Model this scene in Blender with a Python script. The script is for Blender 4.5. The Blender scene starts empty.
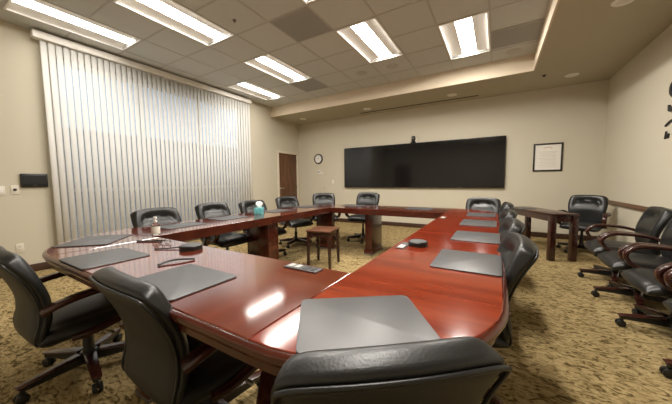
import bpy, bmesh, math, random
from mathutils import Vector, Matrix
random.seed(7)
PI = math.pi
scene = bpy.context.scene
COL = scene.collection

# ------------------------------------------------------------------ helpers
def smoothstep(a, b, x):
    t = max(0.0, min(1.0, (x - a) / (b - a)))
    return t * t * (3 - 2 * t)

def bx(bm, x0, x1, y0, y1, z0, z1, bev=0.0, seg=2, mat=None):
    """box, optionally bevelled, appended to bm"""
    t = bmesh.new()
    bmesh.ops.create_cube(t, size=1.0)
    for v in t.verts:
        v.co = Vector(((x0 + x1) / 2 + v.co.x * (x1 - x0), (y0 + y1) / 2 + v.co.y * (y1 - y0), (z0 + z1) / 2 + v.co.z * (z1 - z0)))
    if bev:
        bmesh.ops.bevel(t, geom=list(t.edges), offset=bev, segments=seg, profile=0.5, affect='EDGES')
    if mat is not None:
        bmesh.ops.transform(t, matrix=mat, verts=t.verts)
    merge(bm, t)

def merge(bm, t):
    m = bpy.data.meshes.new('tmp')
    t.to_mesh(m); t.free()
    bm.from_mesh(m)
    bpy.data.meshes.remove(m)

def cyl(bm, r0, r1, z0, z1, n=24, mat=None, bev=0.0):
    t = bmesh.new()
    bmesh.ops.create_cone(t, cap_ends=True, segments=n, radius1=r0, radius2=r1, depth=z1 - z0)
    bmesh.ops.translate(t, vec=(0, 0, (z0 + z1) / 2), verts=t.verts)
    if bev:
        es = [e for e in t.edges if any(len(f.verts) > 4 for f in e.link_faces)]
        bmesh.ops.bevel(t, geom=es, offset=bev, segments=2, profile=0.5, affect='EDGES')
    if mat is not None:
        bmesh.ops.transform(t, matrix=mat, verts=t.verts)
    merge(bm, t)

def lathe(bm, prof, n=24, mat=None):
    t = bmesh.new()
    rings = []
    for r, z in prof:
        if r < 1e-6:
            rings.append([t.verts.new((0, 0, z))])
        else:
            rings.append([t.verts.new((r * math.cos(2 * PI * k / n), r * math.sin(2 * PI * k / n), z)) for k in range(n)])
    for a, b in zip(rings[:-1], rings[1:]):
        for k in range(n):
            k2 = (k + 1) % n
            if len(a) == 1 and len(b) == 1: continue
            if len(a) == 1: t.faces.new((a[0], b[k2], b[k]))
            elif len(b) == 1: t.faces.new((a[k], a[k2], b[0]))
            else: t.faces.new((a[k], a[k2], b[k2], b[k]))
    if mat is not None:
        bmesh.ops.transform(t, matrix=mat, verts=t.verts)
    bmesh.ops.recalc_face_normals(t, faces=t.faces)
    merge(bm, t)

def catmull(pts, n):
    """n samples per span through pts"""
    out = []
    P = [Vector(p) for p in pts]
    for i in range(len(P) - 1):
        p0 = P[max(i - 1, 0)]; p1 = P[i]; p2 = P[i + 1]; p3 = P[min(i + 2, len(P) - 1)]
        for k in range(n):
            t = k / n
            out.append(0.5 * ((2 * p1) + (p2 - p0) * t + (2 * p0 - 5 * p1 + 4 * p2 - p3) * t * t + (3 * p1 - p0 - 3 * p2 + p3) * t ** 3))
    out.append(P[-1].copy())
    return out

def sweep(bm, pts, section, side):
    """sweep a closed 2D section [(a, b)] along pts; a is measured along the fixed side vector, b along side x tangent"""
    side = Vector(side).normalized()
    t = bmesh.new(); rings = []
    for i, p in enumerate(pts):
        tg = (pts[min(i + 1, len(pts) - 1)] - pts[max(i - 1, 0)]).normalized()
        s2 = (side - tg * side.dot(tg)).normalized()
        nn = s2.cross(tg)
        rings.append([t.verts.new(p + s2 * a + nn * b) for a, b in section])
    m = len(section)
    for A, B in zip(rings[:-1], rings[1:]):
        for k in range(m):
            t.faces.new((A[k], A[(k + 1) % m], B[(k + 1) % m], B[k]))
    t.faces.new(list(reversed(rings[0]))); t.faces.new(rings[-1])
    bmesh.ops.recalc_face_normals(t, faces=t.faces)
    merge(bm, t)

def round_sec(w, h, r, n=3):
    out = []
    for cx, cy, a0 in ((w / 2 - r, h / 2 - r, 0), (-w / 2 + r, h / 2 - r, 90), (-w / 2 + r, -h / 2 + r, 180), (w / 2 - r, -h / 2 + r, 270)):
        for k in range(n + 1):
            a = math.radians(a0 + 90 * k / n)
            out.append((cx + r * math.cos(a), cy + r * math.sin(a)))
    return out

def tube(bm, pts, r, n=8):
    pts = [Vector(p) for p in pts]
    sec = [(r * math.cos(2 * PI * k / n), r * math.sin(2 * PI * k / n)) for k in range(n)]
    d = (pts[-1] - pts[0]); up = Vector((0, 0, 1))
    if abs(d.normalized().z) > 0.9: up = Vector((1, 0, 0))
    sweep(bm, pts, sec, up)

def obj(name, bm, mat, parent=None, smooth=35, loc=None, rotz=0.0):
    me = bpy.data.meshes.new(name)
    bmesh.ops.recalc_face_normals(bm, faces=bm.faces)
    bm.to_mesh(me); bm.free()
    if mat is not None:
        for m in (mat if isinstance(mat, (list, tuple)) else [mat]): me.materials.append(m)
    if smooth:
        me.shade_smooth()
        me.set_sharp_from_angle(angle=math.radians(smooth))
    o = bpy.data.objects.new(name, me)
    COL.objects.link(o)
    if parent is not None: o.parent = parent
    if loc is not None: o.location = loc
    o.rotation_euler.z = rotz
    return o

def thing(name, label, cat, loc=(0, 0, 0), rotz=0.0, group=None):
    o = bpy.data.objects.new(name, None); COL.objects.link(o)
    o.empty_display_size = 0.1
    o.location = loc; o.rotation_euler.z = rotz
    return tag(o, label, cat, group)

def tag(o, label, cat, group=None):
    o['label'] = label; o['category'] = cat
    if group: o['group'] = group
    return o

def struct(name, bm, mat, parent=None, smooth=30, label=None):
    o = obj(name, bm, mat, parent, smooth)
    if parent is None: o['kind'] = 'structure'
    if label: o['label'] = label
    return o

def copy_tree(o, parent=None):
    c = o.copy(); COL.objects.link(c)
    c.parent = parent
    for ch in o.children: copy_tree(ch, c)
    return c

# ------------------------------------------------------------------ materials
def newmat(name):
    m = bpy.data.materials.new(name); m.use_nodes = True
    nt = m.node_tree
    return m, nt, nt.nodes['Principled BSDF']

def plain(name, col, rough=0.5, metal=0.0, spec=0.5, coat=0.0, noise=0.0, nscale=40.0, bump=0.0, bscale=200.0, trans=0.0):
    m, nt, b = newmat(name)
    b.inputs['Base Color'].default_value = (*col, 1)
    b.inputs['Roughness'].default_value = rough
    b.inputs['Metallic'].default_value = metal
    b.inputs['Specular IOR Level'].default_value = spec
    b.inputs['Coat Weight'].default_value = coat
    b.inputs['Coat Roughness'].default_value = 0.08
    b.inputs['Transmission Weight'].default_value = trans
    tc = nt.nodes.new('ShaderNodeTexCoord')
    if noise:
        n = nt.nodes.new('ShaderNodeTexNoise'); n.inputs['Scale'].default_value = nscale; n.inputs['Detail'].default_value = 5
        r = nt.nodes.new('ShaderNodeValToRGB')
        r.color_ramp.elements[0].position = .3; r.color_ramp.elements[1].position = .7
        r.color_ramp.elements[0].color = (*[c * (1 - noise) for c in col], 1)
        r.color_ramp.elements[1].color = (*[min(1, c * (1 + noise)) for c in col], 1)
        nt.links.new(tc.outputs['Object'], n.inputs['Vector'])
        nt.links.new(n.outputs['Fac'], r.inputs['Fac']); nt.links.new(r.outputs['Color'], b.inputs['Base Color'])
    if bump:
        n2 = nt.nodes.new('ShaderNodeTexNoise'); n2.inputs['Scale'].default_value = bscale; n2.inputs['Detail'].default_value = 3
        bp = nt.nodes.new('ShaderNodeBump'); bp.inputs['Strength'].default_value = bump; bp.inputs['Distance'].default_value = 0.002
        nt.links.new(tc.outputs['Object'], n2.inputs['Vector'])
        nt.links.new(n2.outputs['Fac'], bp.inputs['Height']); nt.links.new(bp.outputs['Normal'], b.inputs['Normal'])
    return m

def wood(name, dark, light, scale=(1, 14, 14), rough=0.2, coat=0.0, spec=0.5, fine=90.0):
    m, nt, b = newmat(name)
    tc = nt.nodes.new('ShaderNodeTexCoord'); mp = nt.nodes.new('ShaderNodeMapping')
    mp.inputs['Scale'].default_value = scale
    n = nt.nodes.new('ShaderNodeTexNoise'); n.inputs['Scale'].default_value = 1.6; n.inputs['Detail'].default_value = 7; n.inputs['Distortion'].default_value = .5
    r = nt.nodes.new('ShaderNodeValToRGB')
    r.color_ramp.elements[0].position = .32; r.color_ramp.elements[1].position = .72
    r.color_ramp.elements[0].color = (*dark, 1); r.color_ramp.elements[1].color = (*light, 1)
    nt.links.new(tc.outputs['Object'], mp.inputs['Vector']); nt.links.new(mp.outputs['Vector'], n.inputs['Vector'])
    nt.links.new(n.outputs['Fac'], r.inputs['Fac']); nt.links.new(r.outputs['Color'], b.inputs['Base Color'])
    b.inputs['Roughness'].default_value = rough
    b.inputs['Specular IOR Level'].default_value = spec
    b.inputs['Coat Weight'].default_value = coat; b.inputs['Coat Roughness'].default_value = .1
    return m

def emis(name, col, strength):
    m = bpy.data.materials.new(name); m.use_nodes = True
    nt = m.node_tree; nt.nodes.clear()
    e = nt.nodes.new('ShaderNodeEmission'); e.inputs['Color'].default_value = (*col, 1); e.inputs['Strength'].default_value = strength
    o = nt.nodes.new('ShaderNodeOutputMaterial'); nt.links.new(e.outputs[0], o.inputs['Surface'])
    return m

def carpet_mat():
    m, nt, b = newmat('carpet')
    tc = nt.nodes.new('ShaderNodeTexCoord')
    mp = nt.nodes.new('ShaderNodeMapping'); mp.inputs['Rotation'].default_value = (0, 0, .5); mp.inputs['Scale'].default_value = (1, 1.9, 1)
    n1 = nt.nodes.new('ShaderNodeTexNoise'); n1.inputs['Scale'].default_value = 15; n1.inputs['Detail'].default_value = 4; n1.inputs['Distortion'].default_value = 1.6
    r1 = nt.nodes.new('ShaderNodeValToRGB')
    cr = r1.color_ramp
    cr.elements[0].position = .36; cr.elements[0].color = (.095, .065, .024, 1)
    cr.elements[1].position = .62; cr.elements[1].color = (.46, .35, .175, 1)
    e = cr.elements.new(.46); e.color = (.31, .225, .10, 1)
    n2 = nt.nodes.new('ShaderNodeTexNoise'); n2.inputs['Scale'].default_value = 90; n2.inputs['Detail'].default_value = 3
    mx = nt.nodes.new('ShaderNodeMixRGB'); mx.blend_type = 'MULTIPLY'; mx.inputs['Fac'].default_value = .55
    r2 = nt.nodes.new('ShaderNodeValToRGB'); r2.color_ramp.elements[0].position = .3; r2.color_ramp.elements[0].color = (.45, .45, .42, 1); r2.color_ramp.elements[1].position = .65
    nt.links.new(tc.outputs['Object'], mp.inputs['Vector']); nt.links.new(mp.outputs['Vector'], n1.inputs['Vector'])
    nt.links.new(tc.outputs['Object'], n2.inputs['Vector'])
    nt.links.new(n1.outputs['Fac'], r1.inputs['Fac']); nt.links.new(n2.outputs['Fac'], r2.inputs['Fac'])
    nt.links.new(r1.outputs['Color'], mx.inputs['Color1']); nt.links.new(r2.outputs['Color'], mx.inputs['Color2'])
    nt.links.new(mx.outputs['Color'], b.inputs['Base Color'])
    b.inputs['Roughness'].default_value = .95; b.inputs['Specular IOR Level'].default_value = .1
    bp = nt.nodes.new('ShaderNodeBump'); bp.inputs['Strength'].default_value = .6; bp.inputs['Distance'].default_value = .006
    nt.links.new(n2.outputs['Fac'], bp.inputs['Height']); nt.links.new(bp.outputs['Normal'], b.inputs['Normal'])
    return m

M = {}
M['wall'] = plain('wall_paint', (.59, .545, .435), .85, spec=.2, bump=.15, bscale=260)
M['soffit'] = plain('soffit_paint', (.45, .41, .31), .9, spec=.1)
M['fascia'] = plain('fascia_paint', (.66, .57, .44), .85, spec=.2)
M['tile'] = plain('ceiling_tile', (.55, .56, .54), .95, spec=.1, noise=.10, nscale=170, bump=.2, bscale=300)
M['grid'] = plain('ceiling_grid', (.44, .43, .40), .6)
M['vent'] = plain('grille_grey', (.36, .355, .335), .6)
M['white'] = plain('white_enamel', (.80, .78, .73), .45)
M['offwhite'] = plain('ivory_plastic', (.72, .67, .57), .4)
M['trimdark'] = wood('baseboard_wood', (.035, .016, .009), (.075, .034, .018), (14, 1, 14), .45)
M['rail'] = wood('chair_rail_wood', (.11, .05, .022), (.2, .1, .048), (14, 1, 14), .4)
M['door'] = wood('door_veneer', (.075, .03, .013), (.17, .075, .034), (6, 6, 1.2), .4)
M['doorframe'] = plain('door_frame_paint', (.66, .58, .46), .5)
M['carpet'] = carpet_mat()
M['tableX'] = wood('mahogany_across', (.145, .015, .005), (.25, .034, .010), (1.2, 9, 9), .12, coat=.3)
M['tableY'] = wood('mahogany_along', (.095, .013, .006), (.165, .027, .011), (9, 1.2, 9), .09, coat=1.0)
M['tableedge'] = wood('mahogany_apron', (.045, .009, .005), (.085, .017, .008), (3, 3, 9), .24, coat=.3)
M['mahog'] = wood('dark_mahogany', (.022, .0065, .005), (.055, .014, .009), (10, 2, 10), .25, coat=.3)
M['stool'] = wood('stool_wood', (.07, .026, .012), (.15, .06, .028), (3, 10, 10), .35)
M['leather'] = plain('black_leather', (.011, .0115, .0115), .36, spec=.5, bump=.22, bscale=160)
M['panel'] = plain('black_upholstery', (.018, .0175, .016), .5, spec=.4, bump=.2, bscale=220)
M['black'] = plain('black_plastic', (.012, .012, .012), .38)
M['blackmatte'] = plain('black_matte', (.02, .02, .02), .65)
M['metal'] = plain('satin_metal', (.55, .53, .5), .3, metal=1.0)
M['brass'] = plain('grommet_grey', (.2, .19, .18), .35, metal=.6)
M['modgrey'] = plain('module_grey', (.06, .06, .06), .6)
M['socket'] = plain('socket_grey', (.42, .40, .37), .6)
M['pad'] = plain('desk_pad_leather', (.046, .047, .050), .38, spec=.8, bump=.08, bscale=120)
M['screen'] = plain('tv_glass', (.006, .006, .0065), .10, spec=.5)
M['glass_clear'] = plain('clear_plastic', (.95, .97, .98), .05, trans=1.0)
M['teal'] = plain('teal_card', (.12, .42, .45), .5, noise=.35, nscale=26)
M['tissue'] = plain('tissue_paper', (.86, .85, .83), .9)
M['paper'] = plain('paper', (.78, .75, .68), .8)
M['ink'] = plain('faint_ink', (.50, .46, .40), .8)
M['inkred'] = plain('red_ink', (.50, .30, .22), .8)
LC = (1.0, .94, .86)   # the dimmed window row, and the brighter rows away from it
M['lamp_window'] = emis('lamp_diffuser_window_row', LC, 10.5); M['lamp_mid'] = emis('lamp_diffuser_second_row', LC, 29.0)
M['lamp'] = emis('lamp_diffuser', LC, 40.0); M['lamp_door'] = emis('lamp_diffuser_inner_row', LC, 48.0)
M['basin'] = plain('troffer_white', (.86, .85, .82), .5)
M['blue_screen'] = plain('dark_display', (.012, .014, .018), .22)
M['exterior'] = plain('concrete_outside', (.30, .31, .33), .9, noise=.2, nscale=2)
M['winframe'] = plain('window_frame_alu', (.62, .61, .58), .4)

def vane_mat():
    m = bpy.data.materials.new('vane_fabric'); m.use_nodes = True
    nt = m.node_tree; b = nt.nodes['Principled BSDF']
    b.inputs['Base Color'].default_value = (.88, .875, .85, 1); b.inputs['Roughness'].default_value = .7; b.inputs['Specular IOR Level'].default_value = .2
    tr = nt.nodes.new('ShaderNodeBsdfTranslucent'); tr.inputs['Color'].default_value = (.86, .85, .80, 1)
    mx = nt.nodes.new('ShaderNodeMixShader'); mx.inputs['Fac'].default_value = .3
    tp = nt.nodes.new('ShaderNodeBsdfTransparent'); m2 = nt.nodes.new('ShaderNodeMixShader'); m2.inputs['Fac'].default_value = .09
    out = nt.nodes['Material Output']
    nt.links.new(b.outputs[0], mx.inputs[1]); nt.links.new(tr.outputs[0], mx.inputs[2]); nt.links.new(mx.outputs[0], m2.inputs[1]); nt.links.new(tp.outputs[0], m2.inputs[2]); nt.links.new(m2.outputs[0], out.inputs['Surface'])
    return m
M['vane'] = vane_mat()

def glass_mat():
    m = bpy.data.materials.new('window_glass'); m.use_nodes = True
    nt = m.node_tree; nt.nodes.clear()
    t = nt.nodes.new('ShaderNodeBsdfTransparent'); t.inputs['Color'].default_value = (.86, .9, .92, 1)
    g = nt.nodes.new('ShaderNodeBsdfGlossy'); g.inputs['Roughness'].default_value = .0
    fr = nt.nodes.new('ShaderNodeFresnel'); fr.inputs['IOR'].default_value = 1.8
    mx = nt.nodes.new('ShaderNodeMixShader'); o = nt.nodes.new('ShaderNodeOutputMaterial')
    ge = nt.nodes.new('ShaderNodeNewGeometry'); inv = nt.nodes.new('ShaderNodeMath'); inv.operation = 'SUBTRACT'; inv.inputs[0].default_value = 1.0
    mu = nt.nodes.new('ShaderNodeMath'); mu.operation = 'MULTIPLY'     # only the outer faces of the pane reflect
    nt.links.new(ge.outputs['Backfacing'], inv.inputs[1]); nt.links.new(fr.outputs[0], mu.inputs[0]); nt.links.new(inv.outputs[0], mu.inputs[1])
    nt.links.new(mu.outputs[0], mx.inputs['Fac']); nt.links.new(t.outputs[0], mx.inputs[1]); nt.links.new(g.outputs[0], mx.inputs[2]); nt.links.new(mx.outputs[0], o.inputs['Surface'])
    return m
M['glass'] = glass_mat()

# ------------------------------------------------------------------ room dimensions (metres, camera stands over the origin)
XL, XR, YB, YN = -5.37, 1.69, 6.81, -0.90
ZS, ZC = 2.96, 3.23          # soffit and tile ceiling heights
YF, XF, YF0 = 5.58, .47, .30  # coffer front edge, right edge, near edge
T = .12

bm = bmesh.new(); bx(bm, XL - .3, XR + T, YN - T, YB + T, -.1, 0)
struct('floor', bm, M['carpet'], smooth=0)

bm = bmesh.new(); bx(bm, XL - .3, XR + T, YB, YB + T, 0, ZS + .4); struct('wall_back', bm, M['wall'], smooth=0)
bm = bmesh.new(); bx(bm, XR, XR + T, YN, YB, 0, ZS + .4); struct('wall_right', bm, M['wall'], smooth=0)
bm = bmesh.new(); bx(bm, XL - .3, XR + T, YN - T, YN, 0, ZS + .4); struct('wall_near', bm, M['wall'], smooth=0)
# left wall: window opening y 1.36..4.66, z .12..3.0 ; door wall beyond y=YF set back 3 cm
WY0, WY1, WZ0, WZ1 = 1.34, 4.6, .14, 2.98
JOG = .03
DY0, DY1, DZ = 5.86, 6.71, 2.03
bm = bmesh.new()
bx(bm, XL - .2, XL, YN, WY0, 0, ZC + .2)
bx(bm, XL - .2, XL, WY1, YF + .0, 0, ZC + .2)
bx(bm, XL - .2, XL, WY0, WY1, 0, WZ0)
bx(bm, XL - .2, XL, WY0, WY1, WZ1, ZC + .2)
bx(bm, XL - .2, XL - JOG, YF, DY0, 0, ZC + .2)
bx(bm, XL - .2, XL - JOG, DY1, YB, 0, ZC + .2)
bx(bm, XL - .2, XL - JOG, DY0, DY1, DZ, ZC + .2)
struct('wall_left', bm, M['wall'], smooth=0)

# tile ceiling with its grid of tees
GX0, GY0, G = -.132, 3.28, .61
XA, XB_, XC, XD = -4.705, -3.485, -1.655, -.437
R1, R2, R3, R4 = 4.50, 3.89, 2.06, 1.45
LAMPS = [(XA, R4), (XA, R1), (XB_, R3), (XB_, R2), (XC, R2), (XC, R3), (XD, R1), (XD, R4)]
LW_, LL_ = .565, 1.15
cx_ = sorted({XL - .1, XF + .05} | {x + s * LW_ / 2 for x, y in LAMPS for s in (-1, 1)})
cy_ = sorted({YF0 - .05, YF + .05} | {y + s * LL_ / 2 for x, y in LAMPS for s in (-1, 1)})
bm = bmesh.new()
for xa, xb in zip(cx_[:-1], cx_[1:]):
    run = None
    for ya, yb in zip(cy_[:-1], cy_[1:]):
        hole = any(abs((xa + xb) / 2 - x) < LW_ / 2 and abs((ya + yb) / 2 - y) < LL_ / 2 for x, y in LAMPS)
        if hole:
            if run: bx(bm, xa, xb, run[0], run[1], ZC, ZC + .02); run = None
        else: run = (run[0] if run else ya, yb)
    if run: bx(bm, xa, xb, run[0], run[1], ZC, ZC + .02)
ceil = struct('ceiling', bm, M['tile'], smooth=0)
bm = bmesh.new()
k = -1
xs = [GX0 - G * i for i in range(-1, 10)]
for x in xs:
    if XL < x < XF: bx(bm, x - .011, x + .011, YF0, YF, ZC - .004, ZC + .002)
def bar_runs(y):
    cuts = sorted((x - LW_ / 2, x + LW_ / 2) for x, yl in LAMPS if abs(y - yl) < LL_ / 2)
    a = XL; out = []
    for c0, c1 in cuts: out.append((a, c0)); a = c1
    return out + [(a, XF)]
ys = [GY0 + G * i for i in range(-6, 6)]
for y in ys:
    if YF0 < y < YF:
        for xa, xb in bar_runs(y): bx(bm, xa, xb, y - .011, y + .011, ZC - .0045, ZC + .002)
obj('ceiling_grid', bm, M['grid'], ceil, smooth=0)

# soffit: back, right and near strips, and the coffer's fascia
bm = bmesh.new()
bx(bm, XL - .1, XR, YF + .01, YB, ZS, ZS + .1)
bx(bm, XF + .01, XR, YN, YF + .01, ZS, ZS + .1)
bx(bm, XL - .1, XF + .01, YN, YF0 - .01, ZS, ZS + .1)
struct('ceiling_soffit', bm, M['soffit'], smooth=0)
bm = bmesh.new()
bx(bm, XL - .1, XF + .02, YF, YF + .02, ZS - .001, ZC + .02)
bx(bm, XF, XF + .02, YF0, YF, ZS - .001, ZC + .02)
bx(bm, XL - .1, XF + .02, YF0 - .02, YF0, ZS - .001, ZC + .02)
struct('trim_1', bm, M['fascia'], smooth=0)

# baseboards, chair rail
bm = bmesh.new(); bx(bm, XL, XR, YB - .015, YB, 0, .105, .004); struct('baseboard_back', bm, M['trimdark'])
bm = bmesh.new(); bx(bm, XR - .015, XR, YN, YB - .015, 0, .105, .004); struct('baseboard_right', bm, M['trimdark'])
bm = bmesh.new(); bx(bm, XL, XL + .015, YN, 1.36, 0, .105, .004); bx(bm, XL, XL + .015, 4.66, YF, 0, .105, .004); struct('baseboard_left', bm, M['trimdark'])
bm = bmesh.new(); bx(bm, XR - .022, XR, YN, YB, .745, .815, .006); bx(bm, XR - .03, XR, YN, YB, .765, .795, .005)
struct('trim_2', bm, M['rail'])

# window: frame, mullions, glass
bm = bmesh.new()
xf0, xf1 = XL - .17, XL - .11
bx(bm, xf0, xf1, WY0, WY1, WZ0, WZ0 + .06); bx(bm, xf0, xf1, WY0, WY1, WZ1 - .06, WZ1)
for y in (WY0 + .03, WY0 + 1.13, WY0 + 2.2, WY1 - .03): bx(bm, xf0, xf1, y - .03, y + .03, WZ0, WZ1)
bx(bm, xf0 - .01, xf1 + .01, WY0, WY1, 1.06, 1.12)
win = struct('window_1', bm, M['winframe'], smooth=0)
bm = bmesh.new(); bx(bm, XL - .145, XL - .137, WY0, WY1, WZ0, WZ1); obj('window_glass', bm, M['glass'], win, smooth=0)
bm = bmesh.new(); bx(bm, XL - .19, XL + .01, WY0, WY1, WZ0 - .02, WZ0 + .012, .004); obj('window_sill', bm, M['white'], win, smooth=0)

# outside, seen only through the gaps of the blind
bm = bmesh.new(); bx(bm, -60, XL - .3, -40, 60, -.25, -.15); struct('exterior_ground', bm, M['exterior'], smooth=0)
bm = bmesh.new(); bx(bm, -17.3, -17, -20, 40, -.2, 3.6); bx(bm, -17.35, -16.95, -20, 40, 3.6, 3.75); struct('exterior_wall', bm, M['exterior'], smooth=0)

# door in the left wall
bm = bmesh.new()
xd = XL - JOG
for y0, y1 in ((DY0 - .05, DY0 + .012), (DY1 - .012, DY1 + .05)): bx(bm, xd - .1, xd + .018, y0, y1, 0, DZ - .0, .004)
bx(bm, xd - .1, xd + .018, DY0 - .05, DY1 + .05, DZ - .012, DZ + .05, .004)
door = struct('door_1', bm, M['doorframe'])
bm = bmesh.new(); bx(bm, xd - .07, xd - .025, DY0 + .012, DY1 - .012, .008, DZ - .012, .002); obj('door_leaf', bm, M['door'], door)
bm = bmesh.new()
ry = Matrix.Rotation(PI / 2, 4, 'Y')
cyl(bm, .026, .026, -.025, -.013, 20, Matrix.Translation((xd, DY0 + .075, 1.0)) @ ry)
tube(bm, [(xd - .02, DY0 + .075, 1.0), (xd + .025, DY0 + .075, 1.0)], .009)
tube(bm, catmull([(xd + .025, DY0 + .07, 1.0), (xd + .03, DY0 + .12, 1.002), (xd + .028, DY0 + .19, .998)], 4), .009)
obj('door_handle', bm, M['metal'], door)
for z in (.25, 1.03, 1.8):
    bm = bmesh.new(); bx(bm, xd - .024, xd - .012, DY1 - .03, DY1 - .008, z - .05, z + .05, .002); obj('hinge', bm, M['brass'], door)

# door in the near wall behind the photographer (it shows in the screen's reflection)
bm = bmesh.new()
for x0, x1 in ((-4.86, -4.8), (-3.9, -3.84)): bx(bm, x0, x1, YN - .02, YN + .018, 0, 2.1)
bx(bm, -4.86, -3.84, YN - .02, YN + .018, 2.04, 2.1)
d2 = struct('door_2', bm, M['doorframe'], smooth=0)
bm = bmesh.new(); bx(bm, -4.8, -3.9, YN, YN + .012, .01, 2.04); obj('door_leaf', bm, M['door'], d2, smooth=0)

# ------------------------------------------------------------------ vertical blind
BY0, BY1, BX = 1.185, 4.77, XL + .085
bl = thing('vertical_blind', 'tall cream vertical blind, half open, covering the window wall', 'blind', (XL, (BY0 + BY1) / 2, 0))
def bl_obj(name, bm, mat, sm=35):
    bmesh.ops.translate(bm, vec=(-XL, -(BY0 + BY1) / 2, 0), verts=bm.verts)
    return obj(name, bm, mat, bl, smooth=sm)
bm = bmesh.new(); bx(bm, XL + .03, XL + .145, BY0 - .055, BY1, 3.105, 3.2, .005); bl_obj('headrail', bm, M['white'])
NV = 47; pitch = (BY1 - .04 - BY0 - .05) / (NV - 1)
for i in range(NV):
    yc = BY0 + .05 + i * pitch
    th = math.radians(10 + random.uniform(-2.5, 2.5))
    if i in (0, NV - 1): th = math.radians(12)
    bm = bmesh.new(); rows = []
    for j in range(7):
        s = (j / 6 - .5)
        bow = .010 * (1 - 4 * s * s)
        a = s * .073
        px = -math.sin(th) * a + math.cos(th) * bow
        py = math.cos(th) * a + math.sin(th) * bow
        rows.append([bm.verts.new((BX + px, yc + py, z)) for z in (.035, 3.10)])
    for A, B in zip(rows[:-1], rows[1:]): bm.faces.new((A[0], B[0], B[1], A[1]))
    o = bl_obj('vane', bm, M['vane'], 60)
    md = o.modifiers.new('thick', 'SOLIDIFY'); md.thickness = .0008

# ------------------------------------------------------------------ ceiling fixtures
LG = 'recessed ceiling lights'
def troffer(x, y, lm, label):
    t = thing('ceiling_light', label, 'ceiling light', (x, y, ZC), 0, LG)
    w, l, d = LW_, LL_, .035
    bm = bmesh.new()
    for a, b_, c, e_ in ((-w / 2 - .014, -w / 2 + .006, -l / 2 - .014, l / 2 + .014), (w / 2 - .006, w / 2 + .014, -l / 2 - .014, l / 2 + .014),
                         (-w / 2, w / 2, -l / 2 - .014, -l / 2 + .006), (-w / 2, w / 2, l / 2 - .006, l / 2 + .014)):
        bx(bm, a, b_, c, e_, -.007, .0)
    obj('frame', bm, M['basin'], t, smooth=0)
    bm = bmesh.new()     # housing: curved white reflectors either side of the lamp strip, closed ends and back
    for sgn in (-1, 1):
        rows = []
        for k in range(10):
            a = PI / 2 * k / 9
            x_ = sgn * (w / 2 - (w / 2 - .10) * (1 - math.cos(a))); z_ = d * math.sin(a)
            rows.append([bm.verts.new((x_, yy, z_)) for yy in (-l / 2, l / 2)])
        for A, B in zip(rows[:-1], rows[1:]): bm.faces.new((A[0], B[0], B[1], A[1]))
    for yy in (-l / 2, l / 2):
        bm.faces.new([bm.verts.new(p) for p in ((-w / 2, yy, 0), (w / 2, yy, 0), (w / 2, yy, d + .03), (-w / 2, yy, d + .03))])
    bx(bm, -w / 2, w / 2, -l / 2, l / 2, d + .028, d + .034)
    obj('reflector', bm, M['basin'], t)
    bm = bmesh.new(); rows = []   # bowed luminous lens
    for k in range(11):
        a = PI * k / 10
        rows.append([bm.verts.new((.102 * math.cos(a), yy, d + .002 - .006 * math.sin(a))) for yy in (-l / 2 + .006, l / 2 - .006)])
    for A, B in zip(rows[:-1], rows[1:]): bm.faces.new((A[0], B[0], B[1], A[1]))
    bm.faces.new([r[0] for r in rows]); bm.faces.new([r[1] for r in rows])
    obj('lamp_lens', bm, M[lm], t)
    return t
troffer(XA, R4, 'lamp_window', 'fluorescent ceiling light above the blind near the left end of its headrail')
troffer(XA, R1, 'lamp_window', 'small looking ceiling light above the far right end of the blind')
troffer(XB_, R3, 'lamp_mid', 'large bright ceiling light second from the left along the top edge')
troffer(XB_, R2, 'lamp_mid', 'lit ceiling light beside the grey grille, third lamp from the left')
troffer(XC, R2, 'lamp', 'square looking lit panel in mid ceiling, left of two above the wide screen')
troffer(XC, R3, 'lamp', 'ceiling light cut by the top edge of the picture, only its corner visible')
troffer(XD, R1, 'lamp_door', 'lit ceiling panel nearest the right edge of the raised ceiling')
troffer(XD, R4, 'lamp_door', 'ceiling light overhead of the near right table corner')

def grille(x, y, label, w=.585, l=.585):
    t = thing('ceiling_vent', label, 'vent', (x, y, ZC), 0, 'grey return air grilles')
    bm = bmesh.new()
    for a, b_, c, d in ((-w / 2, w / 2, -l / 2, -l / 2 + .02), (-w / 2, w / 2, l / 2 - .02, l / 2), (-w / 2, -w / 2 + .02, -l / 2, l / 2), (w / 2 - .02, w / 2, -l / 2, l / 2)):
        bx(bm, a, b_, c, d, -.008, 0, .002)
    obj('frame', bm, M['vent'], t)
    bm = bmesh.new()
    n = 26
    for k in range(n):
        yy = -l / 2 + .03 + (l - .06) * k / (n - 1)
        bx(bm, -w / 2 + .02, w / 2 - .02, yy - .007, yy + .007, -.006, -.001)
    bx(bm, -w / 2 + .01, w / 2 - .01, -l / 2 + .01, l / 2 - .01, -.0015, 0)
    obj('grille_face', bm, M['vent'], t, smooth=0)
grille(GX0 - G * 3.5, GY0 - G / 2, 'grey ceiling grille in the middle of the tile ceiling')
grille(GX0 - G * 5.5, GY0 + G * 2.5, 'grey ceiling grille at the end of the lamp over the blind')
grille(.165, GY0 + G * 2.4, 'grey ceiling grille beside the raised ceiling corner at right')

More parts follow.
